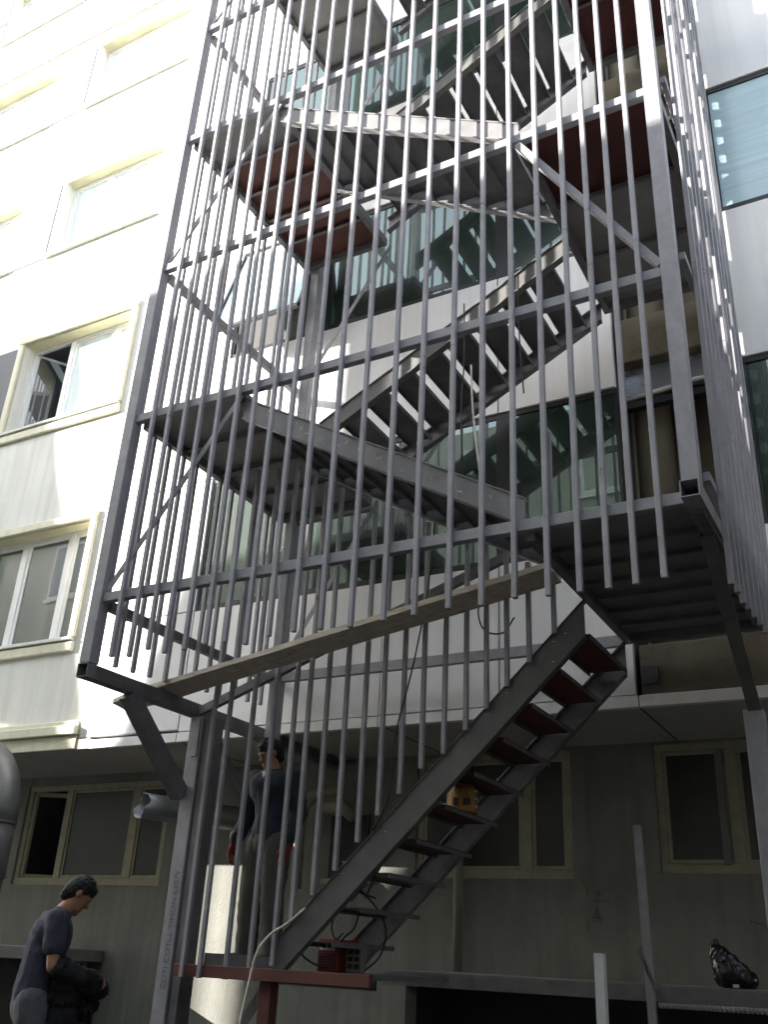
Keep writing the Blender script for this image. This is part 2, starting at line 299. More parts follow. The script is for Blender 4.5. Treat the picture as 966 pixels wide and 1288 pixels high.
# door slot beside the landings
ZR = [2.72+3.2*k for k in range(5)]
sb = MB(); sb.box(3.46, 4.50, 3.35, 3.45, SOF+0.03, 16.4); sb.build('slot_back_wall', 'beige', GB)
sj = MB(); sj.box(3.44, 3.47, YF+0.5, 3.35, SOF+0.03, 16.4); sj.box(4.49, 4.52, YF+0.5, 3.35, SOF+0.03, 16.4); sj.build('slot_jamb', 'beige', GB)
MB().tube([(3.63, 2.98, SOF+0.04), (3.63, 2.98, 16.3)], 0.17, 20).build('round_column', 'beige', GB, smooth=True)
for i, z in enumerate(ZR):
    zb = SOF+0.09 if i == 0 else z-0.52
    MB().box(3.475, 4.485, YF+0.03, 3.345, zb, z-0.03).build('floor_slab_edge', 'concrete', GB, bevel=0.01)
    if i:
        t = MB(); t.box(3.475, 4.485, YF+0.16, YF+0.2, z-0.82, z-0.525); t.build('metal_flashing', 'aloud', GB)
        c = MB(); c.tube([(3.48, YF+0.13, z-0.86), (3.8, YF+0.12, z-0.84), (4.1, YF+0.13, z-0.80), (4.48, YF+0.12, z-0.80)], 0.022, 6); c.build('cable_trunking', 'label', GB, smooth=True)
        MB().box(3.475, 4.485, YF+0.14, YF+0.22, z-0.95, z-0.88).build('door_head', 'frame', GB)
MB().box(3.50, 3.62, YF-0.01, YF+0.028, 2.36, 2.50).build('junction_box', 'backing', GB)
# ------------------------------------------------------------------ rendered building on the left
LB = thing('rendered_building', 'cream rendered building with white framed windows left of the stair', 'building', (-6, 3, GZ))
YB = 2.47
cols = [(-5.2, -3.1), (-8.25, -6.15), (-11.3, -9.2)]
rows = [3.50+3.2*k for k in range(5)]
ops = [(a, b, z, z+1.52) for a, b in cols for z in rows]
wl = MB(); wall_open(wl, -18, -2.56, 2.3, 20, YB, ops, 0.26); wl.build('facade', 'render', LB)
for z in rows:
    for a, b in ((-6.05, -5.3), (-9.1, -8.35), (-12.2, -11.4)):
        MB().box(a, b, YB-0.012, YB-0.002, z-0.02, z+1.5).build('grey_panel', 'greyrender', LB)
cn = MB(); cn.box(-18, -2.6, YB-0.14, YB-0.004, 2.34, 2.44); cn.box(-18, -2.6, YB-0.09, YB-0.004, 2.44, 2.50); cn.box(-18, -2.6, YB-0.085, YB-0.072, 2.19, 2.335); cn.build('cornice', 'cream', LB, bevel=0.015)
for zz in (14.98-3.2*0, 17.0):
    MB().box(-18, -2.6, YB-0.03, YB-0.003, zz, zz+0.05).build('string_course', 'cream', LB)
for ci, (a, b) in enumerate(cols):
    for ri, z in enumerate(rows):
        zt = z+1.52; y = YB+0.17
        fr = MB(); t = 0.05
        fr.box(a, b, y, y+0.06, z, z+t); fr.box(a, b, y, y+0.06, zt-t, zt); fr.box(a, a+t, y+.002, y+.058, z+t, zt-t); fr.box(b-t, b, y+.002, y+.058, z+t, zt-t)
        m1, m2 = a+0.80, a+1.62
        for m in (m1, m2): fr.box(m-0.04, m+0.04, y+.002, y+.058, z+t, zt-t)
        f = fr.build('window', 'pvc', LB, bevel=0.004)
        sl_ = MB(); sl_.box(a-0.08, b+0.08, YB-0.07, YB-0.002, z-0.035, z+0.004); sl_.box(a+.002, b-.002, YB-.0019, y-0.002, z+.001, z+.012); sl_.build('sill', 'render', f, bevel=0.004)
        li = MB(); li.box(a+.002, b-.002, YB+.004, y-.002, zt-.014, zt-.002); li.build('lintel_bounce', 'bouncetint', f)  # thin strip that carries the painted bounce light on the underside
        if ri < 2:
            tr = MB(); w = 0.11; y0 = YB-0.05; y1 = YB-0.003
            tr.box(a-w, b+w, y0, y1, zt+.003, zt+w); tr.box(a-w, a-.003, y0, y1, z-0.003, zt+.003); tr.box(b+.003, b+w, y0, y1, z-0.003, zt+.003); tr.box(a-w, b+w, y0, y1, z-0.17, z-0.05)
            tr.build('surround', 'cream', f, bevel=0.012)
        ed = [a+t, m1-0.04, m1+0.04, m2-0.04, m2+0.04, b-t]
        for k in range(3):
            p0, p1 = ed[2*k], ed[2*k+1]
            if k == 0 and ci == 0 and ri == 1:
                sh = MB(); ang = 1.0; L = p1-p0; dx = math.cos(ang)*L; dy = math.sin(ang)*L; yy = y+0.06
                for zz in (z+t+.03, zt-t-.03): sh.beam((p0, yy, zz), (p0+dx, yy+dy, zz), 0.04, 0.06)
                sh.beam((p0+.01, yy, z+.1), (p0+.01, yy, zt-.1), 0.05, 0.05, (0, 1, 0)); sh.beam((p0+dx, yy+dy, z+.1), (p0+dx, yy+dy, zt-.1), 0.05, 0.05, (0, 1, 0))
                sh.build('open_sash', 'pvc', f)
                MB().prism([(p0+.03, yy, z+.1), (p0+dx, yy+dy, z+.1), (p0+dx, yy+dy, zt-.1), (p0+.03, yy, zt-.1)], (0.01, -.01, 0)).build('pane', 'clearglass', f)
                rm = MB(); rm.box(p0-.3, p1+.5, y+1.4, y+1.42, z-.2, zt+.2); rm.box(p0-.32, p0-.3, y+.07, y+1.4, z-.2, zt+.2); rm.box(p1+.5, p1+.52, y+.07, y+1.4, z-.2, zt+.2); rm.box(p0-.3, p1+.5, y+.07, y+1.4, zt+.2, zt+.22); rm.box(p0-.3, p1+.5, y+.07, y+1.4, z-.22, z-.2)
                rm.build('dark_room', 'greyrender', f); continue
            sh = MB(); s = 0.045; ya, yb = y+.012, y+.05
            sh.box(p0+.002, p1-.002, ya, yb, z+t+.002, z+t+s); sh.box(p0+.002, p1-.002, ya, yb, zt-t-s, zt-t-.002); sh.box(p0+.002, p0+s, ya+.002, yb-.002, z+t+s, zt-t-s); sh.box(p1-s, p1-.002, ya+.002, yb-.002, z+t+s, zt-t-s)
            sh.build('sash', 'pvc', f, bevel=0.003)
            MB().box(p0+s, p1-s, y+.028, y+.036, z+t+s, zt-t-s).build('pane', 'clearglass' if ri == 0 else 'curtain', f)
# ------------------------------------------------------------------ buildings across the alley (seen in the panes, shade the foot of the stair), and unseen light blockers
YO = -7.0
def P(u, w): return (u+SA*YO, YO, w-SB*YO)
def opposite(name, label, outlines):
    o = thing(name, label, 'building', (P(*outlines[0][0][0])[0], YO-2, GZ))
    for outline, dep in outlines:
        pts = [P(u, w) for u, w in outline]; pts = [(x, y, max(z, GZ+0.004)) for x, y, z in pts]
        MB().prism(pts, (-SA*dep, -dep, 0)).build('facade', 'siding', o)
    return o
def siding():
    m = mat('pale_siding', (0.50, 0.53, 0.47), 0.8, var=0.06, scale=1.5)
    n = m.node_tree; L = n.links; p = n.nodes['Principled BSDF']
    tc = n.nodes.new('ShaderNodeTexCoord'); wv = n.nodes.new('ShaderNodeTexWave'); wv.bands_direction = 'Z'; wv.wave_profile = 'SAW'; wv.inputs['Scale'].default_value = 1.6
    L.new(tc.outputs['Object'], wv.inputs['Vector']); b = n.nodes.new('ShaderNodeBump'); b.inputs['Strength'].default_value = 1.0; b.inputs['Distance'].default_value = 0.06
    L.new(wv.outputs['Fac'], b.inputs['Height']); L.new(b.outputs[0], p.inputs['Normal']); return m
M['siding'] = siding()
Zg = GZ+SB*YO
OR = opposite('opposite_house', 'pale sided house across the alley mirrored in the green panes', [([(-0.44, Zg), (26, Zg), (26, 5.4), (4.6, 5.55), (-0.44, 5.62)], 4)])
OT_ = opposite('sun_blocking_house', 'unseen tall house across the alley shaped to block the sun', [([(-7.40, Zg), (-0.45, Zg), (-0.45, 15), (-4.65, 15), (-4.65, 6.1), (-6.45, 6.1), (-7.08, 4.2), (-7.40, 3.9)], 4)])  # out of view; outline shaped to keep sun off the facade
OL = opposite('opposite_tenement', 'pale house with a sloping gable and an added light slot across the alley', [([(-40, Zg), (-9.42, Zg), (-9.42, 9.1), (-9.84, 10.3), (-10.5, 10.6), (-40, 10.6)], 4), ([(-8.96, Zg), (-7.42, Zg), (-7.42, 3.9), (-7.65, 4.2), (-8.7, 7.0), (-8.96, 7.65)], 4), ([(-9.415, 4.6), (-8.965, 4.6), (-8.965, 7.6), (-9.415, 9.0)], 0.15), ([(-9.415, Zg), (-8.965, Zg), (-8.965, 1.9), (-9.415, 1.9)], 4)])  # slot invented to throw a sun strip on the lower wall
for root, xs in ((OR, [-15.4+2.6*k for k in range(9)]), (OL, [-29-2.8*k for k in range(4)])):
    for x in xs:
        for z in (0.3, 3.2, 6.1, 9.0):
            f = MB().box(x, x+1.2, YO+0.004, YO+0.07, z, z+1.6).build('window', 'pvc', root)
            MB().box(x+.08, x+1.12, YO+0.07, YO+0.08, z+.08, z+1.52).build('pane', 'clearglass', f)
            MB().box(x-.08, x+1.28, YO+0.072, YO+0.1, z-.1, z-.004).build('sill', 'pvc', f)
EW = thing('right_shade_block', 'unseen brown block added on the right to darken the lower right side', 'building', (10, -2, GZ))  # out of view, added only to cut light at the lower right
MB().box(7.6, 12, -6.9, 2.38, GZ+.004, 5.6).build('facade', 'brick', EW)
for z in (0.6, 3.4):
    for y in (-5.5, -3.2, -0.9):
        f = MB().box(7.52, 7.596, y, y+1.2, z, z+1.5).build('window', 'pvc', EW); MB().box(7.505, 7.518, y+.08, y+1.12, z+.08, z+1.42).build('pane', 'clearglass', f)
# ------------------------------------------------------------------ steel stair tower
ZA = 2.72; H = 1.6; XW = 4.385; TOP = 14.6
T = thing('fire_escape_stair', 'grey steel fire escape stair tower caged in vertical bars', 'stair tower', (2.2, 1.1, GZ))
# posts
MB().hollow((-0.05, 0, 2.205), (-0.05, 0, TOP), 0.1, 0.1, 0.006, (0, 1, 0)).build('post', 'steel', T)
MB().hollow((4.445, 0, 2.77), (4.445, 0, TOP), 0.1, 0.1, 0.006, (0, 1, 0)).build('post', 'steel', T)
MB().box(0.09, 0.20, 2.10, 2.205, 2.08, TOP).build('post', 'steel', T, bevel=0.005)
MB().box(4.40, 4.50, 2.22, 2.32, 2.70, TOP).build('post', 'steel', T, bevel=0.005)
# front rails on every half storey
for k in range(8):
    z = ZA+H*k
    MB().box(0.003, XW+0.008, -0.03, 0.028, z-0.038, z+0.038).build('rail', 'steel', T, bevel=0.004)
# left side and right side rails
for k in range(0, 8, 2):
    z = ZA+H*k
    MB().box(-0.035, 0.03, 0.053, 2.4 if k else 2.39, z-0.085, z-0.01).build('rail', 'steeld' if k == 0 else 'steel', T, bevel=0.004)
for k in range(0, 8):
    z = ZA+H*k+0.15
    MB().box(4.497, 4.535, 0.06, 2.38, z-0.03, z+0.03).build('rail', 'steel', T, bevel=0.003)
# bars: front, left, right
FB = [(.217,2.217),(.395,2.199),(.566,2.235),(.73,2.191),(.91,2.195),(1.094,2.213),(1.263,2.211),(1.442,2.177),(1.628,2.213),(1.828,2.22),(2.039,2.212),(2.265,2.201),(2.505,2.214),(2.723,2.221),(2.957,2.235),(3.174,2.227),(3.386,2.246),(3.593,2.233),(3.782,2.229),(3.947,2.227),(4.101,2.231),(4.258,2.246)]
def bar(x, y, z0, z1, tilt=(0, 0), m='steel2', s=0.0165):
    b = MB(); zs = [z0]; z = z0
    while z < z1-0.4:
        z = min(z1, z+random.uniform(1.9, 3.4)); zs.append(z)
    if zs[-1] < z1: zs.append(z1)
    ox = oy = 0
    for i in range(len(zs)-1):                          # welded lengths, each a hair out of line
        ex = random.uniform(-.003, .003)
        b.beam((x+ox, y+oy, zs[i]), (x+ex, y, zs[i+1]), 2*s, 2*s, (0, 1, 0)); ox, oy = ex, random.uniform(-.0015, .0015)
    return b.build('bar', m, T, bevel=0.003)
for x, z in FB: bar(x, -0.047, z, TOP-random.uniform(0, .1))
for y, z in ((.177,2.215),(.368,2.225),(.559,2.24),(.74,2.25),(.92,2.26),(1.09,2.28),(1.271,2.299),(1.44,2.307),(1.65,2.33),(1.852,2.358),(2.05,2.378)):
    bar(0.047, y, z, TOP-random.uniform(0, .1), m='steel2')
for y, z in ((.281,2.283),(.484,2.307),(.651,2.296),(.856,2.329),(1.08,2.35),(1.317,2.374),(1.549,2.392),(1.76,2.41),(1.97,2.43),(2.17,2.44)):
    bar(4.552, y, z, TOP-random.uniform(0, .1))
# an odd short stub welded beside one bar
MB().beam((3.61, -0.03+.02, ZA+.04), (3.61, -0.01, 3.34), 0.028, 0.028, (0, 1, 0)).build('bar_stub', 'steel2', T)
# landings
def landing(x0, x1, y1, z, name, panels):
    t = 0.085; y0 = 0.032
    f = MB(); f.box(x0, x0+0.06, y0, y1, z-t, z+0.01); f.box(x1-0.06, x1, y0, y1, z-t, z+0.01); f.box(x0+.06, x1-.06, y1-0.06, y1, z-t, z+0.008)
    fo = f.build('landing_frame', 'steeld', T, bevel=0.003)
    n = len(panels); w = (y1-y0-0.06)/n
    for i, pm in enumerate(panels):
        a = y0+i*w
        MB().box(x0+.0605, x1-.0605, a+.0004, a+w-.0004, z-0.014+.003*(i % 2), z-.004+.003*(i % 2)).build('deck_sheet', pm, fo)
        if i: MB().angle((x0+.06, a, z-0.040), (x1-.06, a, z-0.040), 0.03, 0.04).build('joist', 'steeld', fo)
    return fo
LZ = [ZA+H*k for k in (1, 3, 5, 7)]; RZ = [ZA+H*k for k in (0, 2, 4, 6)]
landing(0.036, 1.10, 2.09, LZ[0], 'l', ['deck']*4); landing(0.036, 1.10, 2.09, LZ[1], 'l', ['deck', 'primer', 'primer', 'primer', 'primer'])
landing(0.036, 1.10, 2.09, LZ[2], 'l', ['deck']*4); landing(0.036, 1.10, 2.09, LZ[3], 'l', ['deck']*5)
landing(3.43, 4.49, 2.215, RZ[0], 'r', ['deck']*7); landing(3.43, 4.49, 2.215, RZ[1], 'r', ['primer_dark']+['deck']*2)
landing(3.43, 4.49, 2.215, RZ[2], 'r', ['primer_dark']*3); landing(3.43, 4.49, 2.215, RZ[3], 'r', ['deck']*5)
MB().box(0.20, 1.10, 2.14, 2.17, LZ[0]-.1, LZ[0]).build('rear_beam', 'steeld', T)
# corner braces under the landings
for k, z in enumerate(LZ):
    MB().angle((1.10, 0.01, z-0.045), (0.01, 0.01, z-H+0.06), 0.045, 0.045, up=(0, 1, 0)).build('brace', 'steel', T)
    MB().angle((1.12, 2.15, z-0.06), (0.21, 2.15, z-H+0.1), 0.045, 0.045, up=(0, 1, 0)).build('brace', 'steel', T)
for z in RZ[1:]:
    MB().beam((3.44, 0.0, z-0.06), (4.392, 0.0, z-H+0.06), 0.05, 0.06, up=(0, 1, 0)).build('brace', 'steel', T)
# stair flights: channel stringers and folded treads
def stringer(xa, za, xb, zb, h, y, inward, m):
    s = MB(); t = 0.009
    s.prism([(xa, y, za-h/2), (xb, y, zb-h/2), (xb, y, zb+h/2), (xa, y, za+h/2)], (0, t*inward, 0))
    y2 = y+t*inward
    for e in (h/2-0.012, -h/2):
        s.prism([(xa, y2, za+e), (xb, y2, zb+e), (xb, y2, zb+e+0.012), (xa, y2, za+e+0.012)], (0, 0.045*inward, 0))
        s.prism([(xa, y-.012*inward, za+e+.0005), (xb, y-.012*inward, zb+e+.0005), (xb, y-.012*inward, zb+e+0.0115), (xa, y-.012*inward, za+e+0.0115)], (0, 0.0115*inward, 0))
    return s.build('stringer', m, T)
def tread(x, z, y0, y1, dirx, dep=0.255, um='steeld', lip=0.042):
    b = MB(); a, c = x-dep/2, x+dep/2
    b.box(a, c, y0, y1, z-0.006, z, 1)
    b.box(a, a+.006, y0, y1, z-lip, z-0.006, 0); b.box(c-.006, c, y0, y1, z-lip, z-0.006, 0)
    j = random.uniform(-.004, .004)
    for i, v in enumerate(b.v): v.z += j
    return b.build('tread', um, T, ms=['steeld', um])
def flight(xa, za, xb, zb, ya, yb, n, h=0.19, m='web', um='steeld', eo=(0.19, -0.13)):
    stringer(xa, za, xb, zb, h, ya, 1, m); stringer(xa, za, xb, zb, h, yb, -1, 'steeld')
    for i in range(1, n+1):
        f = i/(n+1); x = xa+(xb-xa)*f; z = za+(zb-za)*f+0.03
        tread(x, z, ya+.055, yb-.055, 1, um=um)
for k in range(4):
    l, r = LZ[k], RZ[k]
    flight(3.43, r+0.12, 1.10, l-0.145, 0.034, 1.01, 8, m='web')                    # rises to the left along the front
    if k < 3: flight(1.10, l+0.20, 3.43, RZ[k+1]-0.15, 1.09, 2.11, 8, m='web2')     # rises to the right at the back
# lowest flight with red undersides
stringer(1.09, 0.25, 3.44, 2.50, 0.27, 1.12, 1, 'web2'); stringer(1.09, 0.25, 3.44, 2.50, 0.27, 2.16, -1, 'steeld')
for n in range(10):
    tread(1.40+0.2145*n-.02, 0.42+0.222*n-.02, 1.178, 2.10, 1, dep=0.295, um='primer' if n >= 7 else ('primer_dark' if n >= 3 else 'steeld'), lip=0.034)
SBR = [(.705,.12),(.909,.12),(1.105,.224),(1.234,.519),(1.398,.684),(1.569,.848),(1.738,1.038),(1.895,1.213),(2.061,1.355),(2.224,1.524),(2.396,1.615),(2.564,1.771),(2.721,1.911),(2.877,2.056),(3.044,2.211),(3.232,2.40)]
for x, z in SBR:
    zt = LZ[0]-.09 if x < 1.1 else (LZ[0]-.145)-(x-1.1)*0.571-0.10
    bar(x, 1.092, z, zt, m='steel2')
bar(0.52, 1.03, 0.12, LZ[0]-.09, m='steel2'); bar(0.36, 1.03, 0.12, LZ[0]-.09, m='steel2')
# sloping tie, rear tie, chalk marks
MB().beam((0.03, 1.25, 2.13), (3.0, 1.25, 3.17), 0.05, 0.07).build('sloping_tie', 'steeld', T)
MB().box(0.205, 3.43, 2.12, 2.17, 2.60, 2.69).build('rear_tie', 'steel', T, bevel=0.003)
for i, x in enumerate((1.35, 1.62, 1.66, 1.72, 1.86, 2.0, 2.08, 2.2, 2.36, 2.55, 2.75, 2.78, 2.98, 3.2, 3.26)):
    zc = (LZ[0]-.145)-(x-1.1)*0.571+random.uniform(-.03, .04); r = random.uniform(.010, .02); a0 = random.uniform(0, 6); sp = random.uniform(2.5, 5)
    MB().tube([(x+r*math.cos(a0+sp*q/8), 0.0325, zc+r*math.sin(a0+sp*q/8)) for q in range(9)]+[(x+r*math.cos(a0+sp)+.008, 0.0325, zc+r*math.sin(a0+sp)-.022)], 0.0022, 4).build('chalk_mark', 'chalk', T)
for i in range(6):
    x = random.uniform(1.2, 3.3); z = 0.25+(x-1.09)*0.957+random.uniform(-.08, .09); L = random.uniform(.01, .022)
    MB().beam((x, 1.1185, z), (x+L, 1.1185, z+.003), 0.003, 0.004).build('weld_mark', 'chalk', T)
# bottom beam on the left, its column, braces
MB().hollow((-0.05, -0.055, 2.145), (-0.05, 3.69, 2.145), 0.105, 0.105).build('bottom_beam', 'steeld', T)
MB().box(-0.06, 0.075, 1.24, 1.40, GZ, 2.09).build('column', 'steel', T, bevel=0.006)
MB().box(0.085, 0.165, 1.26, 1.42, GZ, 2.09).build('column', 'steeld', T, bevel=0.006)
MB().box(0.0, 0.06, 1.225, 1.238, 1.75, 2.07).build('splice_plate', 'steel', T, bevel=0.003)
MB().beam((-0.05, 0.46, 2.09), (-0.05, 1.22, 1.44), 0.10, 0.13).build('brace', 'steeld', T)
MB().angle((0.0, 1.46, 2.09), (0.0, 2.1, 1.50), 0.06, 0.06).build('brace', 'steeld', T)
# right stub beam with its bracket and post
MB().hollow((4.455, -0.155, 2.712), (4.455, 2.2, 2.712), 0.105, 0.105).build('bottom_beam', 'steel', T)
MB().angle((4.44, 0.36, 2.66), (4.44, 1.52, 1.83), 0.085, 0.085).build('bracket', 'web2', T)
MB().box(4.365, 4.49, 1.42, 1.54, GZ, 1.86).build('column', 'steel', T, bevel=0.006)
# red platform
rp = MB(); rp.box(0.27, 1.92, 1.035, 1.085, 0.125, 0.205); ro = rp.build('platform_beam', 'primer', T, bevel=0.004)
MB().box(1.01, 1.11, 1.09, 1.19, GZ, 0.124).build('platform_leg', 'primer', T, bevel=0.004)
MB().box(0.30, 1.90, 1.088, 2.30, 0.17, 0.20).build('platform_deck', 'steeld', T)
MB().box(0.28, 1.30, 2.20, 2.26, 0.08, 0.168).build('platform_beam', 'steeld', T)
ch = MB(); ch.hollow((0.50, 1.11, 0.245), (1.05, 1.30, 0.245), 0.07, 0.08); ch.build('channel_offcut', 'steeld', T)
MB().angle((0.95, 1.30, 0.10), (0.35, 1.30, -0.75), 0.07, 0.07, up=(0, 1, 0)).build('brace', 'steeld', T)
MB().box(1.22, 7.2, 2.50, 2.545, 0.125, 0.222).build('walkway_beam', 'steeld', T)
# marker writing up the column
def writing(txt, size, m, name, parent, mw):
    cu = bpy.data.curves.new('t', 'FONT'); cu.body = txt; cu.size = size; cu.extrude = 0.0008
    o = bpy.data.objects.new('t', cu); COL.objects.link(o); dg = bpy.context.evaluated_depsgraph_get(); dg.update()
    me = bpy.data.meshes.new_from_object(o.evaluated_get(dg)); bpy.data.objects.remove(o)
    off = Vector(ORG[parent.name]); me.transform(Matrix.Translation(-off) @ mw); me.materials.clear(); me.materials.append(M[m]); me.name = name
    ob = bpy.data.objects.new(name, me); COL.objects.link(ob); ob.parent = parent; return ob
MX = Matrix(((0, -1, 0, 0.045), (0, 0, -1, 1.2375), (1, 0, 0, 0.02), (0, 0, 0, 1)))
writing('CUTI COTLL TIMON KFS7V', 0.07, 'marker', 'marker_writing', T, MX)['kind'] = 'stuff'
# ------------------------------------------------------------------ plank
pl = MB(); a = Vector((-0.52, 0.86, 2.135)); b = Vector((3.29, 0.98, 2.81)); n = 14
d = (b-a)/n; sdv = Vector((0.0, -1, 0)); up = Vector((0, 0, 1)); vs = []; fs = []
for i in range(n+1):
    c = a+d*i; w = 0.125+random.uniform(-.006, .006); t = 0.022+random.uniform(-.002, .002)
    if i == 0: w *= .7
    tw = -0.12
    s2 = sdv*math.cos(tw)-up*math.sin(tw); u2 = up*math.cos(tw)+sdv*math.sin(tw)
    vs += [c-s2*w-u2*t, c+s2*w-u2*t, c+s2*w+u2*t, c-s2*w+u2*t]
for i in range(n):
    for k in range(4): fs.append((i*4+k, i*4+(k+1) % 4, i*4+4+(k+1) % 4, i*4+4+k))
fs += [(3, 2, 1, 0), (n*4, n*4+1, n*4+2, n*4+3)]
tag(pl.add(vs, fs).build('plank', 'wood'), 'long weathered wooden plank laid sloping through the stair cage', 'plank')
# ------------------------------------------------------------------ ducts
d1 = MB(); import math as _m
def duct(path, r, seg=28):
    m = MB(); m.tube(path, r, seg, cap=False); return m
hp = MB(); N = 30; L0 = Vector((-1.66, 2.5, 1.595)); L1 = Vector((-1.02, 3.69, 1.58)); ax = (L1-L0).normalized(); e1 = ax.cross(Vector((0, 0, 1))).normalized(); e2 = e1.cross(ax)
vs = []; fs = []
for i in range(7):
    for k in range(N):
        t = 2*math.pi*k/N; r = 0.125
        cut = 0.0 if i else 0.05*(0.5+0.5*math.sin(t+0.8))+0.02*math.sin(3*t)+0.008*math.sin(7*t)
        vs.append(L0+(L1-L0)*(i/6)+ax*cut+(e1*math.cos(t)+e2*math.sin(t))*(r*(1.0 if i else 0.98+.05*math.sin(2*t)+.02*math.sin(5*t))))
for i in range(6):
    for k in range(N): fs.append((i*N+k, i*N+(k+1) % N, (i+1)*N+(k+1) % N, (i+1)*N+k))
ho = hp.add(vs, fs).build('vent_pipe', 'galv', smooth=True)
so_ = ho.modifiers.new('thickness', 'SOLIDIFY'); so_.thickness = 0.006
tag(ho, 'torn off horizontal galvanised vent pipe behind the left stair column', 'vent pipe')
MB().tube([L0+(L1-L0)*0.30, L0+(L1-L0)*0.315], 0.137, 30, cap=False).build('pipe_seam', 'galv', ho)
VP = thing('ventilation_duct', 'fat galvanised duct with an elbow at the left edge of the picture', 'duct', (-3.28, 2.1, 0.2))
cx, cy, r = -3.30, 2.05, 0.285
for z0, z1, rr in ((-.1, 0.88, r*.95), (0.90, 1.40, r*.985)):
    MB().tube([(cx, cy, z0), (cx, cy, z1)], rr, 40).build('duct_section', 'galv', VP, smooth=True)
for z in (0.89, 1.41): MB().tube([(cx, cy, z-.010), (cx, cy, z+.010)], r*1.03, 40).build('duct_flange', 'galv', VP)
el = [(cx, cy, 1.42), (cx, cy, 1.55)]+[(cx-0.45*(1-math.cos(t)), cy, 1.55+0.5*math.sin(t)) for t in [math.pi/2*i/9 for i in range(1, 10)]]+[(cx-.75, cy, 2.05)]
MB().tube(el, r, 40).build('elbow', 'galv', VP, smooth=True)
# pale elbow and dark opening behind the standing worker
DV = thing('wall_opening', 'dark rectangular opening in the wall behind the standing worker', 'opening', (0.2, 3.6, 1.0))
MB().box(-0.10, 0.34, 3.665, 3.69, 1.02, 1.62).build('dark_panel', 'void', DV)
s_ = MB(); s_.box(-0.16, 0.40, 3.63, 3.69, 0.97, 1.015); s_.build('sill', 'oldframe', DV, bevel=0.004)
pe = MB(); pe.tube([(-.30, 3.4, 0.9), (-.30, 3.4, 1.55), (-.27, 3.4, 1.68), (-.18, 3.4, 1.78), (-.05, 3.4, 1.82), (0.14, 3.4, 1.82)], 0.055, 16)
tag(pe.build('stove_pipe', 'beige', smooth=True), 'beige elbowed pipe on the wall behind the standing worker', 'pipe')
pf = MB(); pf.tube([(-.08, 3.42, 1.66), (.18, 3.42, 1.66), (.30, 3.42, 1.56)], [.05, .065, .055], 14)
tag(pf.build('pipe_fitting', 'beige', smooth=True), 'short pale pipe fitting just above the dark wall opening', 'pipe')
MBd = MB(); MBd.tube([(1.36, 3.62, 0.24), (1.36, 3.62, 2.18)], 0.045, 14)
tag(MBd.build('drain_pipe', 'lowwall', smooth=True), 'grey vertical drain pipe on the wall under the stair', 'pipe')
# leaning channel behind the flight
lc = MB(); lc.angle((0.62, 2.02, 0.24), (1.55, 2.9, 1.95), 0.09, 0.06); tag(lc.build('steel_channel', 'steel'), 'loose steel channel leaning beside the standing worker', 'steel profile')
# ------------------------------------------------------------------ posts and grating at lower right
wp = MB(); wp.angle((3.33, 1.5, GZ), (3.325, 1.5, 0.40), 0.06, 0.06, up=(0, 1, 0)); tag(wp.build('steel_post', 'whitepaint'), 'short pale steel angle post in front of the dark basement', 'post')
up_ = thing('steel_upright', 'slender grey upright with a ribbed side bar in front of the walkway', 'post', (3.4, 2.44, GZ))
MB().angle((3.41, 2.44, GZ), (3.37, 2.44, 1.30), 0.055, 0.05, up=(0, 1, 0)).build('upright', 'steel', up_)
MB().beam((3.43, 2.44, 0.20), (3.33, 2.44, 0.46), 0.03, 0.05, (0, 1, 0)).build('gusset', 'steeld', up_)
rb_ = MB().tube([(3.44, 2.44, 0.105), (6.2, 2.44, 0.125)], 0.018, 8).build('ribbed_bar', 'steel', up_)
for k in range(60): 
    x = 3.46+k*0.03
    MB().beam((x, 2.42, 0.09), (x+0.012, 2.42, 0.125), 0.006, 0.008, (0, 1, 0)).build('rib', 'steel', rb_) if k < 40 else None
# ------------------------------------------------------------------ rubbish bag
def remesh(mb, voxel, smooth=4, noise=0.0, nscale=8.0, seed=0):
    me = bpy.data.meshes.new('tmp'); me.from_pydata(mb.v, [], mb.f); me.update()
    o = bpy.data.objects.new('tmp', me); COL.objects.link(o)
    r = o.modifiers.new('r', 'REMESH'); r.mode = 'VOXEL'; r.voxel_size = voxel
    s = o.modifiers.new('s', 'SMOOTH'); s.factor = 0.5; s.iterations = smooth
    dg = bpy.context.evaluated_depsgraph_get(); dg.update()
    m2 = bpy.data.meshes.new_from_object(o.evaluated_get(dg)); bpy.data.objects.remove(o); bpy.data.meshes.remove(me)
    if noise:
        from mathutils import noise as NZ
        for v in m2.vertices:
            k = v.co*nscale+Vector((seed, seed*2, 0)); n1 = 1-2*abs(NZ.noise(k)); n2 = NZ.noise(k*2.3)
            v.co += v.normal*noise*(n1*0.8+n2*0.5)
    for p in m2.polygons: p.use_smooth = True
    return m2
def meshobj(name, me, m, parent=None):
    o = bpy.data.objects.new(name, me); COL.objects.link(o); me.name = name; me.materials.clear(); me.materials.append(M[m])
    if parent: o.parent = parent; ORG[o.name] = (0, 0, 0)
    return o
bg_ = MB(); X0 = 3.93; Y0 = 2.66
bg_.capsule((X0-.04, Y0, .315), .095, (X0+.09, Y0, .29), .06); bg_.capsule((X0-.05, Y0, .33), .10, (X0-.09, Y0, .44), .065); bg_.capsule((X0-.05, Y0, .42), .06, (X0+.07, Y0, .31), .06); bg_.capsule((X0-.05, Y0, .34), .09, (X0-.11, Y0, .44), .05); bg_.capsule((X0-.11, Y0, .45), .04, (X0-.13, Y0, .50), .022); bg_.capsule((X0-.08, Y0, .44), .035, (X0-.115, Y0, .525), .016); bg_.capsule((X0-.13, Y0, .50), .018, (X0-.115, Y0, .525), .016)
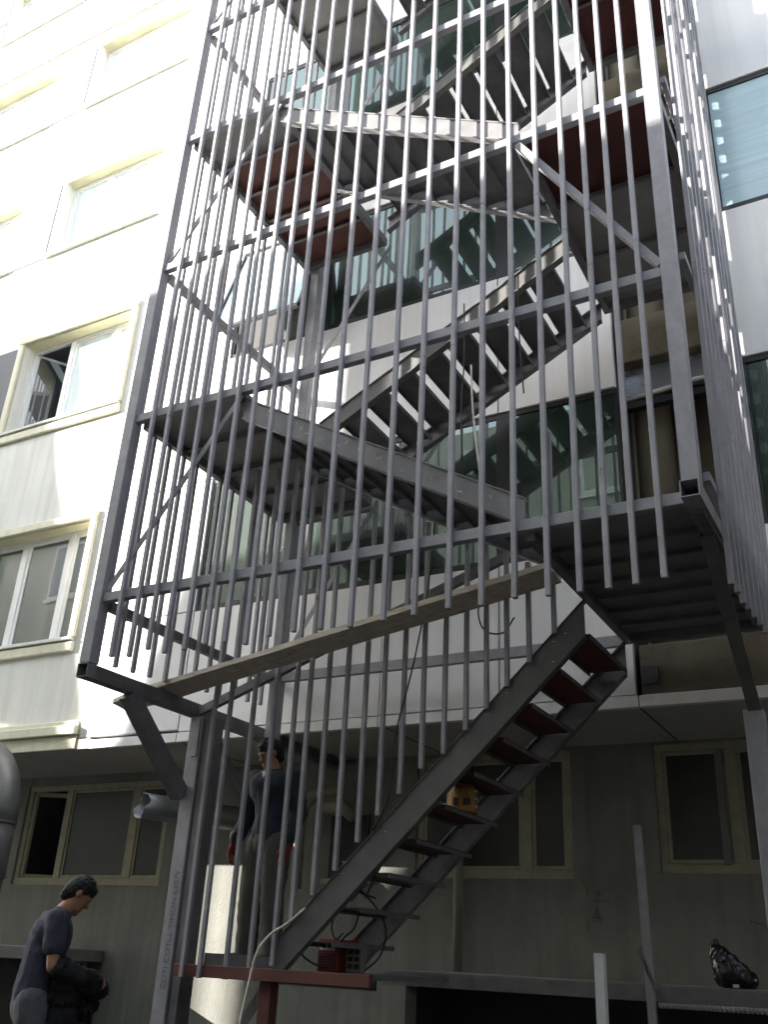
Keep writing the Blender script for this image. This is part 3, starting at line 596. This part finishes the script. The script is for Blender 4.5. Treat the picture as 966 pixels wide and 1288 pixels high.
bo = meshobj('plastic_bag', remesh(bg_, 0.007, 4, 0.010, 14, 3), 'bag'); tag(bo, 'knotted black plastic bag slumped on the walkway edge', 'bag')
MB().box(X0+.0, X0+.04, Y0-.117, Y0-.112, .243, .262).build('paper_tag', 'label', bo)
# ------------------------------------------------------------------ tools on the stair and platform
OT = thing('power_tool', 'orange dome topped power tool standing on a dark stair tread', 'power tool', (2.30, 1.62, 1.295))
ob = MB(); ob.capsule((2.30, 1.62, 1.30), 0.115, (2.30, 1.62, 1.425), 0.112, n=28, rings=8)
me = remesh(ob, 0.012, 3)
for v in me.vertices: v.co.z = max(v.co.z, 1.297); v.co -= Vector((2.30, 1.62, 1.295))
meshobj('housing', me, 'orange', OT)
fdir = Vector((0.42, -0.9, 0)).normalized(); sdir = Vector((0.9, 0.42, 0)).normalized()
kc = Vector((2.30, 1.62, 1.455))+fdir*0.100-sdir*.02
kn = MB(); kn.tube([kc-fdir*.03, kc+fdir*0.03], 0.042, 20); kn.build('knob', 'orange', OT, bevel=0.004)
MB().tube([kc+fdir*0.028, kc+fdir*0.032], 0.030, 18).build('knob_face', 'orange', OT)
for q in range(3):
    a_ = 2*math.pi*q/3+.5; c_ = kc+fdir*.0325+sdir*math.cos(a_)*.014+Vector((0, 0, math.sin(a_)*.014))
    MB().tube([c_-fdir*.001, c_+fdir*.002], 0.006, 8).build('socket_hole', 'black', OT)
for q, wv_ in ((-.045, .035), (.035, .055)):
    c_ = Vector((2.30, 1.62, 1.365))+fdir*.109+sdir*q
    MB().beam(c_-sdir*wv_/2, c_+sdir*wv_/2, 0.012, 0.05).build('vent', 'shoe', OT)
for q in range(3):
    c_ = Vector((2.30, 1.62, 1.34+.055*q))+sdir*.100+fdir*.04
    MB().beam(c_-fdir*.03, c_+fdir*.03, 0.03, 0.012).build('side_fin', 'cream', OT)
fn = MB(); fn.tube([(2.06, 1.40, 1.335), (2.15, 1.44, 1.335), (2.19, 1.46, 1.335), (2.22, 1.47, 1.335)], [.016, .03, .03, .022], 14)
fo_ = fn.build('grease_gun', 'blue', smooth=True); tag(fo_, 'small blue grey tapered nozzle tool lying left of the orange power tool', 'tool')
MB().tube([(2.215, 1.468, 1.335), (2.245, 1.48, 1.335)], .012, 10).build('metal_tip', 'pvc', fo_)
RM = thing('welding_machine', 'small red welding machine with vent slots under the lowest treads', 'welding machine', (1.27, 1.6, 0.2))
MB().box(1.18, 1.36, 1.55, 1.85, 0.203, 0.42).build('case', 'redplastic', RM, bevel=0.008)
for q in range(6): MB().box(1.195, 1.345, 1.543, 1.552, 0.225+.018*q, 0.232+.018*q).build('vent_slot', 'black', RM)
MB().box(1.20, 1.33, 1.544, 1.552, 0.345, 0.40).build('control_plate', 'label', RM)
MB().tube([(1.24, 1.545, .372), (1.24, 1.53, .372)], .014, 12).build('dial', 'black', RM)
MB().tube([(1.29, 1.545, .372), (1.29, 1.53, .372)], .012, 12).build('dial', 'black', RM)
SK = thing('socket_box', 'grey socket box standing right of the red welding machine', 'socket box', (1.45, 1.6, .2))
MB().box(1.40, 1.53, 1.60, 1.66, 0.203, 0.38).build('case', 'lowwall', SK, bevel=0.006)
for i in range(2):
    for j in range(3): MB().box(1.415+i*.055, 1.455+i*.055, 1.594, 1.602, .23+j*.048, .262+j*.048).build('socket', 'black', SK)
# ------------------------------------------------------------------ cables
def curve_pts(pts, n=6):                               # Catmull-Rom
    P_ = [Vector(p) for p in pts]; P_ = [P_[0]*2-P_[1]]+P_+[P_[-1]*2-P_[-2]]; out = []
    for i in range(1, len(P_)-2):
        for k in range(n):
            t = k/n; a, b, c, d = P_[i-1:i+3]
            out.append(0.5*((2*b)+(c-a)*t+(2*a-5*b+4*c-d)*t*t+(3*b-a-3*c+d)*t**3))
    out.append(P_[-2]); return out
def cable(name, pts, r, m, label, cat='cable', group=None):
    o = MB().tube(curve_pts(pts), r, 7).build(name, m, smooth=True); return tag(o, label, cat, group)
cable('hose', [(1.35, 1.085, .60), (1.22, 1.07, .50), (1.10, 1.04, .42), (1.03, 1.0, .30), (1.0, .98, .1), (.96, .96, -.2), (.90, .93, -.6), (.85, .92, GZ+.02)], 0.010, 'whitecable', 'pale hose looping down over the red platform beam', 'hose')
tg = [((1.55, 1.18, .85), (1.62, 1.5, .70), (1.66, 1.7, .52), (1.60, 1.75, .33), (1.5, 1.7, .22)), ((1.75, 1.18, 1.05), (1.72, 1.3, .85), (1.60, 1.4, .74), (1.68, 1.5, .70)), ((1.9, 1.2, 1.2), (1.82, 1.35, .98), (1.70, 1.4, .80), (1.62, 1.45, .70)), ((1.35, 1.5, .63), (1.32, 1.5, .5), (1.36, 1.5, .42), (1.42, 1.5, .46)), ((1.05, 1.4, .42), (1.12, 1.45, .30), (1.22, 1.5, .24), (1.32, 1.52, .23)), ((1.55, 1.5, .62), (1.50, 1.52, .50), (1.44, 1.5, .44), (1.40, 1.5, .40))]
for i, (t, lb) in enumerate(zip(tg, ('black cable dropping from the third tread to the platform', 'topmost black cable of the tangle under the front stringer', 'black cable strung along the underside of the front stringer', 'short wavy black cable above the red welding machine', 'black cable bent in a V left of the red welding machine', 'black cable curling over the second tread'))):
    cable('cable', t, 0.007, 'black', lb, 'cable', 'cables tangled under the lowest flight')
for i in range(7):
    o_ = random.uniform(-.05, .05); p_ = [(1.58+.35*k/4+random.uniform(-.03, .03), 1.28+o_, .70+.36*k/4+random.uniform(-.05, .03)) for k in range(5)]
    tag(MB().tube(curve_pts(p_), 0.005, 6).build('cable', 'black', smooth=True), 'thin black cable hanging in the bundle under the front stringer', 'cable', 'cables bundled under the stringer')
cable('cable', [(2.30, 1.07, 3.55), (2.26, 1.05, 2.9), (2.16, 1.05, 2.3), (2.02, 1.06, 1.75), (1.98, 1.08, 1.35), (1.86, 1.1, 1.12)], .006, 'black', 'long thin black cable hanging across the stair bars down to the stringer')
cable('cable', [(2.36, 1.9, 3.15), (2.30, 1.9, 2.95), (2.36, 1.9, 2.78), (2.52, 1.9, 2.74), (2.62, 1.9, 2.86)], .007, 'black', 'cable hanging in a loop in front of the white fascia')
cable('cable', [(2.52, 1.06, 5.45), (2.53, 1.06, 4.9), (2.51, 1.06, 4.45), (2.52, 1.06, 3.9)], .006, 'black', 'dark cable hanging through the rear flight near the middle bars')
cable('cable', [(2.62, 1.0, 4.75), (2.66, .95, 4.3), (2.74, .9, 3.7)], .008, 'whitecable', 'pale cable hanging behind the middle bars above the front stringer')
cable('cable', [(3.02, 1.06, 5.6), (3.02, 1.06, 5.0), (3.05, 1.06, 4.4)], .006, 'black', 'dark cable hanging below the upper end of the rear flight')
# ------------------------------------------------------------------ people
def finger_hand(mb, w, d, side, thumb, curl=0.5, sc=1.0):
    """palm, four fingers and a thumb as capsules; w wrist, d along the hand, side across the palm, curl towards n"""
    d = d.normalized(); side = (side-d*side.dot(d)).normalized(); n = d.cross(side)*(-1 if thumb < 0 else 1)
    k = sc
    for i in range(4): mb.capsule(w+side*(.011*(i-1.5))*k, .014*k, w+(d*.085+side*.019*(i-1.5))*k, .0125*k)
    for i, L in enumerate((.066, .078, .073, .056)):
        p = w+(d*.088+side*.0195*(i-1.5))*k; dd = d
        for s_, f in enumerate((.45, .32, .26)):
            c = curl*(0.5+.4*s_+.08*i); dd = (d*math.cos(c)+n*math.sin(c)).normalized(); q = p+dd*L*f*k
            mb.capsule(p, (.0098-.001*s_)*k, q, (.0092-.001*s_)*k, n=10, rings=4); p = q
    t = 1 if thumb > 0 else -1
    p = w+(d*.025-side*.022)*k; q = p+(d*.036-side*.026+n*.012)*k; r_ = q+(d*.034-side*.004+n*.012)*k
    mb.capsule(p, .014*k, q, .0115*k, n=10, rings=4); mb.capsule(q, .0112*k, r_, .009*k, n=10, rings=4)
def head(mb, c, f, s, u, k=1.0):
    """head centred at c, f forward, s to its left, u up"""
    g = lambda x, y, z: c+(f*x+s*y+u*z)*k
    mb.capsule(g(-.022, 0, .035), .078*k, g(.020, 0, .035), .074*k); mb.capsule(g(.035, 0, -.01), .062*k, g(.045, 0, -.065), .046*k); mb.capsule(g(.058, 0, -.085), .033*k, g(.066, 0, -.095), .026*k)
    mb.capsule(g(.082, 0, .012), .010*k, g(.104, 0, -.022), .0135*k); mb.capsule(g(.094, .010, -.026), .008*k, g(.094, -.010, -.026), .008*k)
    mb.capsule(g(.086, .016, -.055), .0075*k, g(.086, -.016, -.055), .0075*k); mb.capsule(g(.083, .015, -.068), .008*k, g(.083, -.015, -.068), .008*k)
    mb.capsule(g(.083, .038, .026), .010*k, g(.086, .016, .024), .009*k); mb.capsule(g(.083, -.038, .026), .010*k, g(.086, -.016, .024), .009*k)
    for q in (1, -1):
        mb.capsule(g(-.004, .076*q, .018), .018*k, g(-.010, .080*q, -.010), .012*k, side=f, flat=.5)
    return g
def hairmesh(c, f, s, u, k=1.0, seed=0):
    b = MB(); g = lambda x, y, z: c+(f*x+s*y+u*z)*k
    b.capsule(g(-.032, 0, .048), .084*k, g(.014, 0, .056), .078*k); b.capsule(g(-.055, 0, .00), .070*k, g(-.045, 0, .05), .07*k); b.capsule(g(.060, .03, .088), .026*k, g(.062, -.03, .088), .026*k); b.capsule(g(-.07, 0, -.045), .045*k, g(-.06, 0, .0), .06*k)
    for q in (1, -1): b.capsule(g(.012, .070*q, .03), .014*k, g(.006, .071*q, .06), .016*k)
    random.seed(seed)
    for i in range(60):
        a_ = random.uniform(-3.1, 3.1); e_ = random.uniform(.25, 1.4); v = Vector((math.cos(a_)*math.cos(e_)*.085-.012, math.sin(a_)*math.cos(e_)*.082, .052+math.sin(e_)*.085))
        b.capsule(g(*v), .010*k, g(v.x*1.04+.022, v.y*1.04, v.z+.004), .005*k, n=8, rings=3)
    return remesh(b, .0055, 1, .0025, 60, seed)
def eyes(c, f, s, u, root, k=1.0):
    for q in (1, -1):
        e = c+(f*.089+s*.030*q+u*.010)*k
        MB().capsule(e-s*.010*k, .0055*k, e+s*.010*k, .0055*k, n=8, rings=3).build('eye', 'hair', root, smooth=True)
        e = c+(f*.094+s*.030*q+u*.030)*k
        MB().capsule(e-s*.015*k, .0045*k, e+s*.015*k, .0045*k, n=8, rings=3).build('eyebrow', 'hair', root, smooth=True)
def place(root, loc, ang):
    root.location = loc; root.rotation_euler = (0, 0, ang)
V = Vector
def limb(mb, pts, rs, side=None, flat=1.0):
    for i in range(len(pts)-1): mb.capsule(pts[i], rs[i], pts[i+1], rs[i+1], side, flat)
# --- worker in the dark T-shirt, standing at the left, looking down at the bundle (local x forward, y left)
A = thing('person', 'person in dark T-shirt and grey trousers at lower left looking down at a black bundle', 'person', (0, 0, 0))
hip, wst, chs, nk = V((0, 0, .93)), V((.0, 0, 1.08)), V((.035, 0, 1.28)), V((.085, 0, 1.455))
hc = V((.175, 0, 1.565)); hf = V((.80, 0, -.60)); hu = V((.60, 0, .80)); hs = V((0, 1, 0))
shR, elR, wrR = V((.05, -.185, 1.39)), V((.075, -.235, 1.10)), V((.30, -.17, 1.03)); shL, elL, wrL = V((.05, .185, 1.39)), V((.10, .23, 1.11)), V((.33, .12, 1.02))
body = MB(); ys = (0, 1, 0)
body.capsule(hip, .135, wst, .125, ys, .78); body.capsule(wst, .125, chs, .15, ys, .76); body.capsule(chs+V((0, .06, .03)), .12, chs+V((0, -.06, .03)), .12); body.capsule(chs+V((.02, 0, .09)), .09, nk, .055); body.capsule(nk, .056, hc+V((-.01, 0, -.03)), .056)
head(body, hc, hf, hs, hu)
for a_, b_, c_ in ((shR, elR, wrR), (shL, elL, wrL)): limb(body, [a_, (a_+b_)/2, b_, (b_+c_)/2, c_], [.056, .048, .040, .039, .028])
finger_hand(body, wrR, V((.9, .3, -.25)), V((0, .3, 1)), 1, .9); finger_hand(body, wrL, V((.9, -.3, -.25)), V((0, -.3, 1)), 1, .9)
for q in (1, -1): limb(body, [V((0, .09*q, .90)), V((.01, .10*q, .50)), V((-.03, .11*q, .09))], [.095, .062, .042]); body.capsule(V((-.05, .11*q, .05)), .045, V((.13, .12*q, .035)), .034)
bo_ = meshobj('body', remesh(body, .0075, 3), 'skin', A)
sh = MB(); sh.capsule(hip+V((-.01, 0, .0)), .168, wst, .158, ys, .84); sh.capsule(wst, .158, chs, .178, ys, .82); sh.capsule(chs+V((0, .07, .03)), .135, chs+V((0, -.07, .03)), .135); sh.capsule(chs+V((.015, 0, .10)), .115, nk+V((-.01, 0, -.035)), .075)
for a_, b_ in ((shR, elR), (shL, elL)): sh.capsule(chs+(a_-chs)*.75, .085, a_, .076); sh.capsule(a_, .076, a_+(b_-a_)*.55, .074)
meshobj('shirt', remesh(sh, .010, 3, .007, 9, 2), 'navy', A)
tr = MB(); tr.capsule(V((-.02, 0, .94)), .15, V((-.02, 0, .86)), .155, ys, .82)
for q in (1, -1): limb(tr, [V((-.01, .085*q, .88)), V((.02, .10*q, .50)), V((-.03, .11*q, .10))], [.115, .085, .075])
meshobj('trousers', remesh(tr, .011, 2, .006, 8, 5), 'greytrouser', A)
meshobj('hair', hairmesh(hc, hf, hs, hu, seed=4), 'hair', A); eyes(hc, hf, hs, hu, A)
for q in (1, -1): meshobj('shoe', remesh(MB().capsule(V((-.06, .11*q, .05)), .052, V((.15, .125*q, .04)), .044), .012, 2), 'shoe', A)
ANG = math.atan2(.74, .67); LOCA = V((-0.30, .30, GZ)); place(A, LOCA, ANG)
# bundle held against the belly (its own thing)
jk = MB(); random.seed(11)
limb(jk, [V((.15, -.17, 1.10)), V((.20, -.10, .98)), V((.20, 0, .80)), V((.17, .03, .60))], [.06, .11, .12, .09]); limb(jk, [V((.22, -.04, 1.0)), V((.33, -.02, .94)), V((.40, .02, .86))], [.09, .065, .03]); limb(jk, [V((.22, .0, .9)), V((.33, -.06, .84)), V((.38, -.06, .77))], [.10, .06, .025]); limb(jk, [V((.20, -.08, .8)), V((.17, -.06, .55)), V((.15, -.05, .42))], [.10, .09, .05])
limb(jk, [elR+V((.05, .02, -.01)), wrR+V((.0, 0, 0)), wrR+V((.10, .08, -.05))], [.055, .075, .075]); limb(jk, [wrL+V((-.05, 0, 0)), wrL+V((.08, -.05, -.05))], [.075, .07])
for i in range(14):
    p_ = V((random.uniform(.12, .32), random.uniform(-.15, .05), random.uniform(.55, 1.08))); q_ = p_+V((random.uniform(-.1, .1), random.uniform(-.05, .05), random.uniform(-.16, -.03))); jk.capsule(p_, .045, q_, .02)
jo = meshobj('jacket', remesh(jk, .009, 1, .026, 7, 9), 'blackcloth'); place(jo, LOCA, ANG); tag(jo, 'crumpled black jacket held over the forearms of the person at lower left', 'jacket')
# --- worker on the platform (faces the street, head turned down to the picture's left)
B = thing('person', 'person in blue work shirt with red gloves standing behind the stair bars', 'person', (0, 0, 0))
hip, wst, chs, nk = V((0, 0, .95)), V((0, 0, 1.10)), V((.01, 0, 1.30)), V((.025, 0, 1.47))
hf = V((.84, -.42, -.44)).normalized(); hu = (V((0, 0, 1))-hf*hf.z).normalized(); hs = hu.cross(hf); hc = V((.055, -.025, 1.595))
body = MB(); body.capsule(hip, .135, wst, .125, ys, .78); body.capsule(wst, .125, chs, .155, ys, .74); body.capsule(chs+V((0, .07, .04)), .12, chs+V((0, -.07, .04)), .12); body.capsule(chs+V((.0, 0, .10)), .09, nk, .058); body.capsule(nk, .058, hc+V((-.01, 0, -.03)), .056)
head(body, hc, hf, hs, hu)
shR, elR, wrR = V((.0, -.20, 1.41)), V((-.02, -.27, 1.13)), V((.08, -.29, .90)); shL, elL, wrL = V((.0, .20, 1.41)), V((-.04, .26, 1.13)), V((.06, .25, .90))
for a_, b_, c_ in ((shR, elR, wrR), (shL, elL, wrL)): limb(body, [a_, (a_+b_)/2, b_, (b_+c_)/2, c_], [.058, .050, .042, .040, .029])
finger_hand(body, wrR, V((.25, 0, -1)), V((-1, .1, 0)), 1, .6); finger_hand(body, wrL, V((.25, 0, -1)), V((-1, -.1, 0)), -1, .6)
for q in (1, -1): limb(body, [V((0, .09*q, .92)), V((.02, .11*q, .50)), V((-.01, .13*q, .09))], [.098, .064, .043]); body.capsule(V((-.03, .13*q, .05)), .045, V((.14, .15*q, .035)), .034)
meshobj('body', remesh(body, .0075, 3), 'skin', B)
sh = MB(); sh.capsule(hip+V((0, 0, -.01)), .158, wst, .148, ys, .80); sh.capsule(wst, .148, chs, .175, ys, .76); sh.capsule(chs+V((0, .08, .04)), .138, chs+V((0, -.08, .04)), .138); sh.capsule(chs+V((0, 0, .10)), .12, nk+V((-.015, 0, -.04)), .078)
for a_, b_, c_ in ((shR, elR, wrR), (shL, elL, wrL)): sh.capsule(chs+(a_-chs)*.75, .09, a_, .08); limb(sh, [a_, b_, b_+(c_-b_)*.95], [.080, .062, .048])
meshobj('shirt', remesh(sh, .010, 3, .009, 8, 7), 'workblue', B)
cl_ = MB(); cl_.prism([(.115, .03, 1.45), (.135, -.005, 1.39), (.118, -.035, 1.45)], (.012, 0, .004)); cl_.build('collar', 'label', B)
tr = MB(); tr.capsule(V((0, 0, .95)), .148, V((0, 0, .88)), .155, ys, .82)
for q in (1, -1): limb(tr, [V((0, .09*q, .88)), V((.03, .11*q, .50)), V((0, .13*q, .10))], [.118, .092, .082])
meshobj('trousers', remesh(tr, .011, 2, .008, 7, 3), 'khaki', B)
meshobj('hair', hairmesh(hc, hf, hs, hu, seed=8), 'hair', B); eyes(hc, hf, hs, hu, B)
for q, w_ in ((-1, wrR), (1, wrL)):
    gl = MB(); finger_hand(gl, w_, V((.25, 0, -1)), V((-1, -.1*q, 0)), -q, .6, 1.16); gl.capsule(w_+V((0, 0, .04)), .045, w_+V((0, 0, -.01)), .042)
    meshobj('glove', remesh(gl, .006, 1), 'redglove', B)
    kf = MB(); kf.capsule(w_+V((0, 0, .055)), .05, w_+V((0, 0, .03)), .05); meshobj('glove_cuff', remesh(kf, .008, 2), 'black', B)
for q in (1, -1): meshobj('shoe', remesh(MB().capsule(V((-.04, .13*q, .05)), .055, V((.16, .155*q, .045)), .046), .012, 2), 'shoe', B)
place(B, V((.60, 1.62, .203)), math.radians(-95))
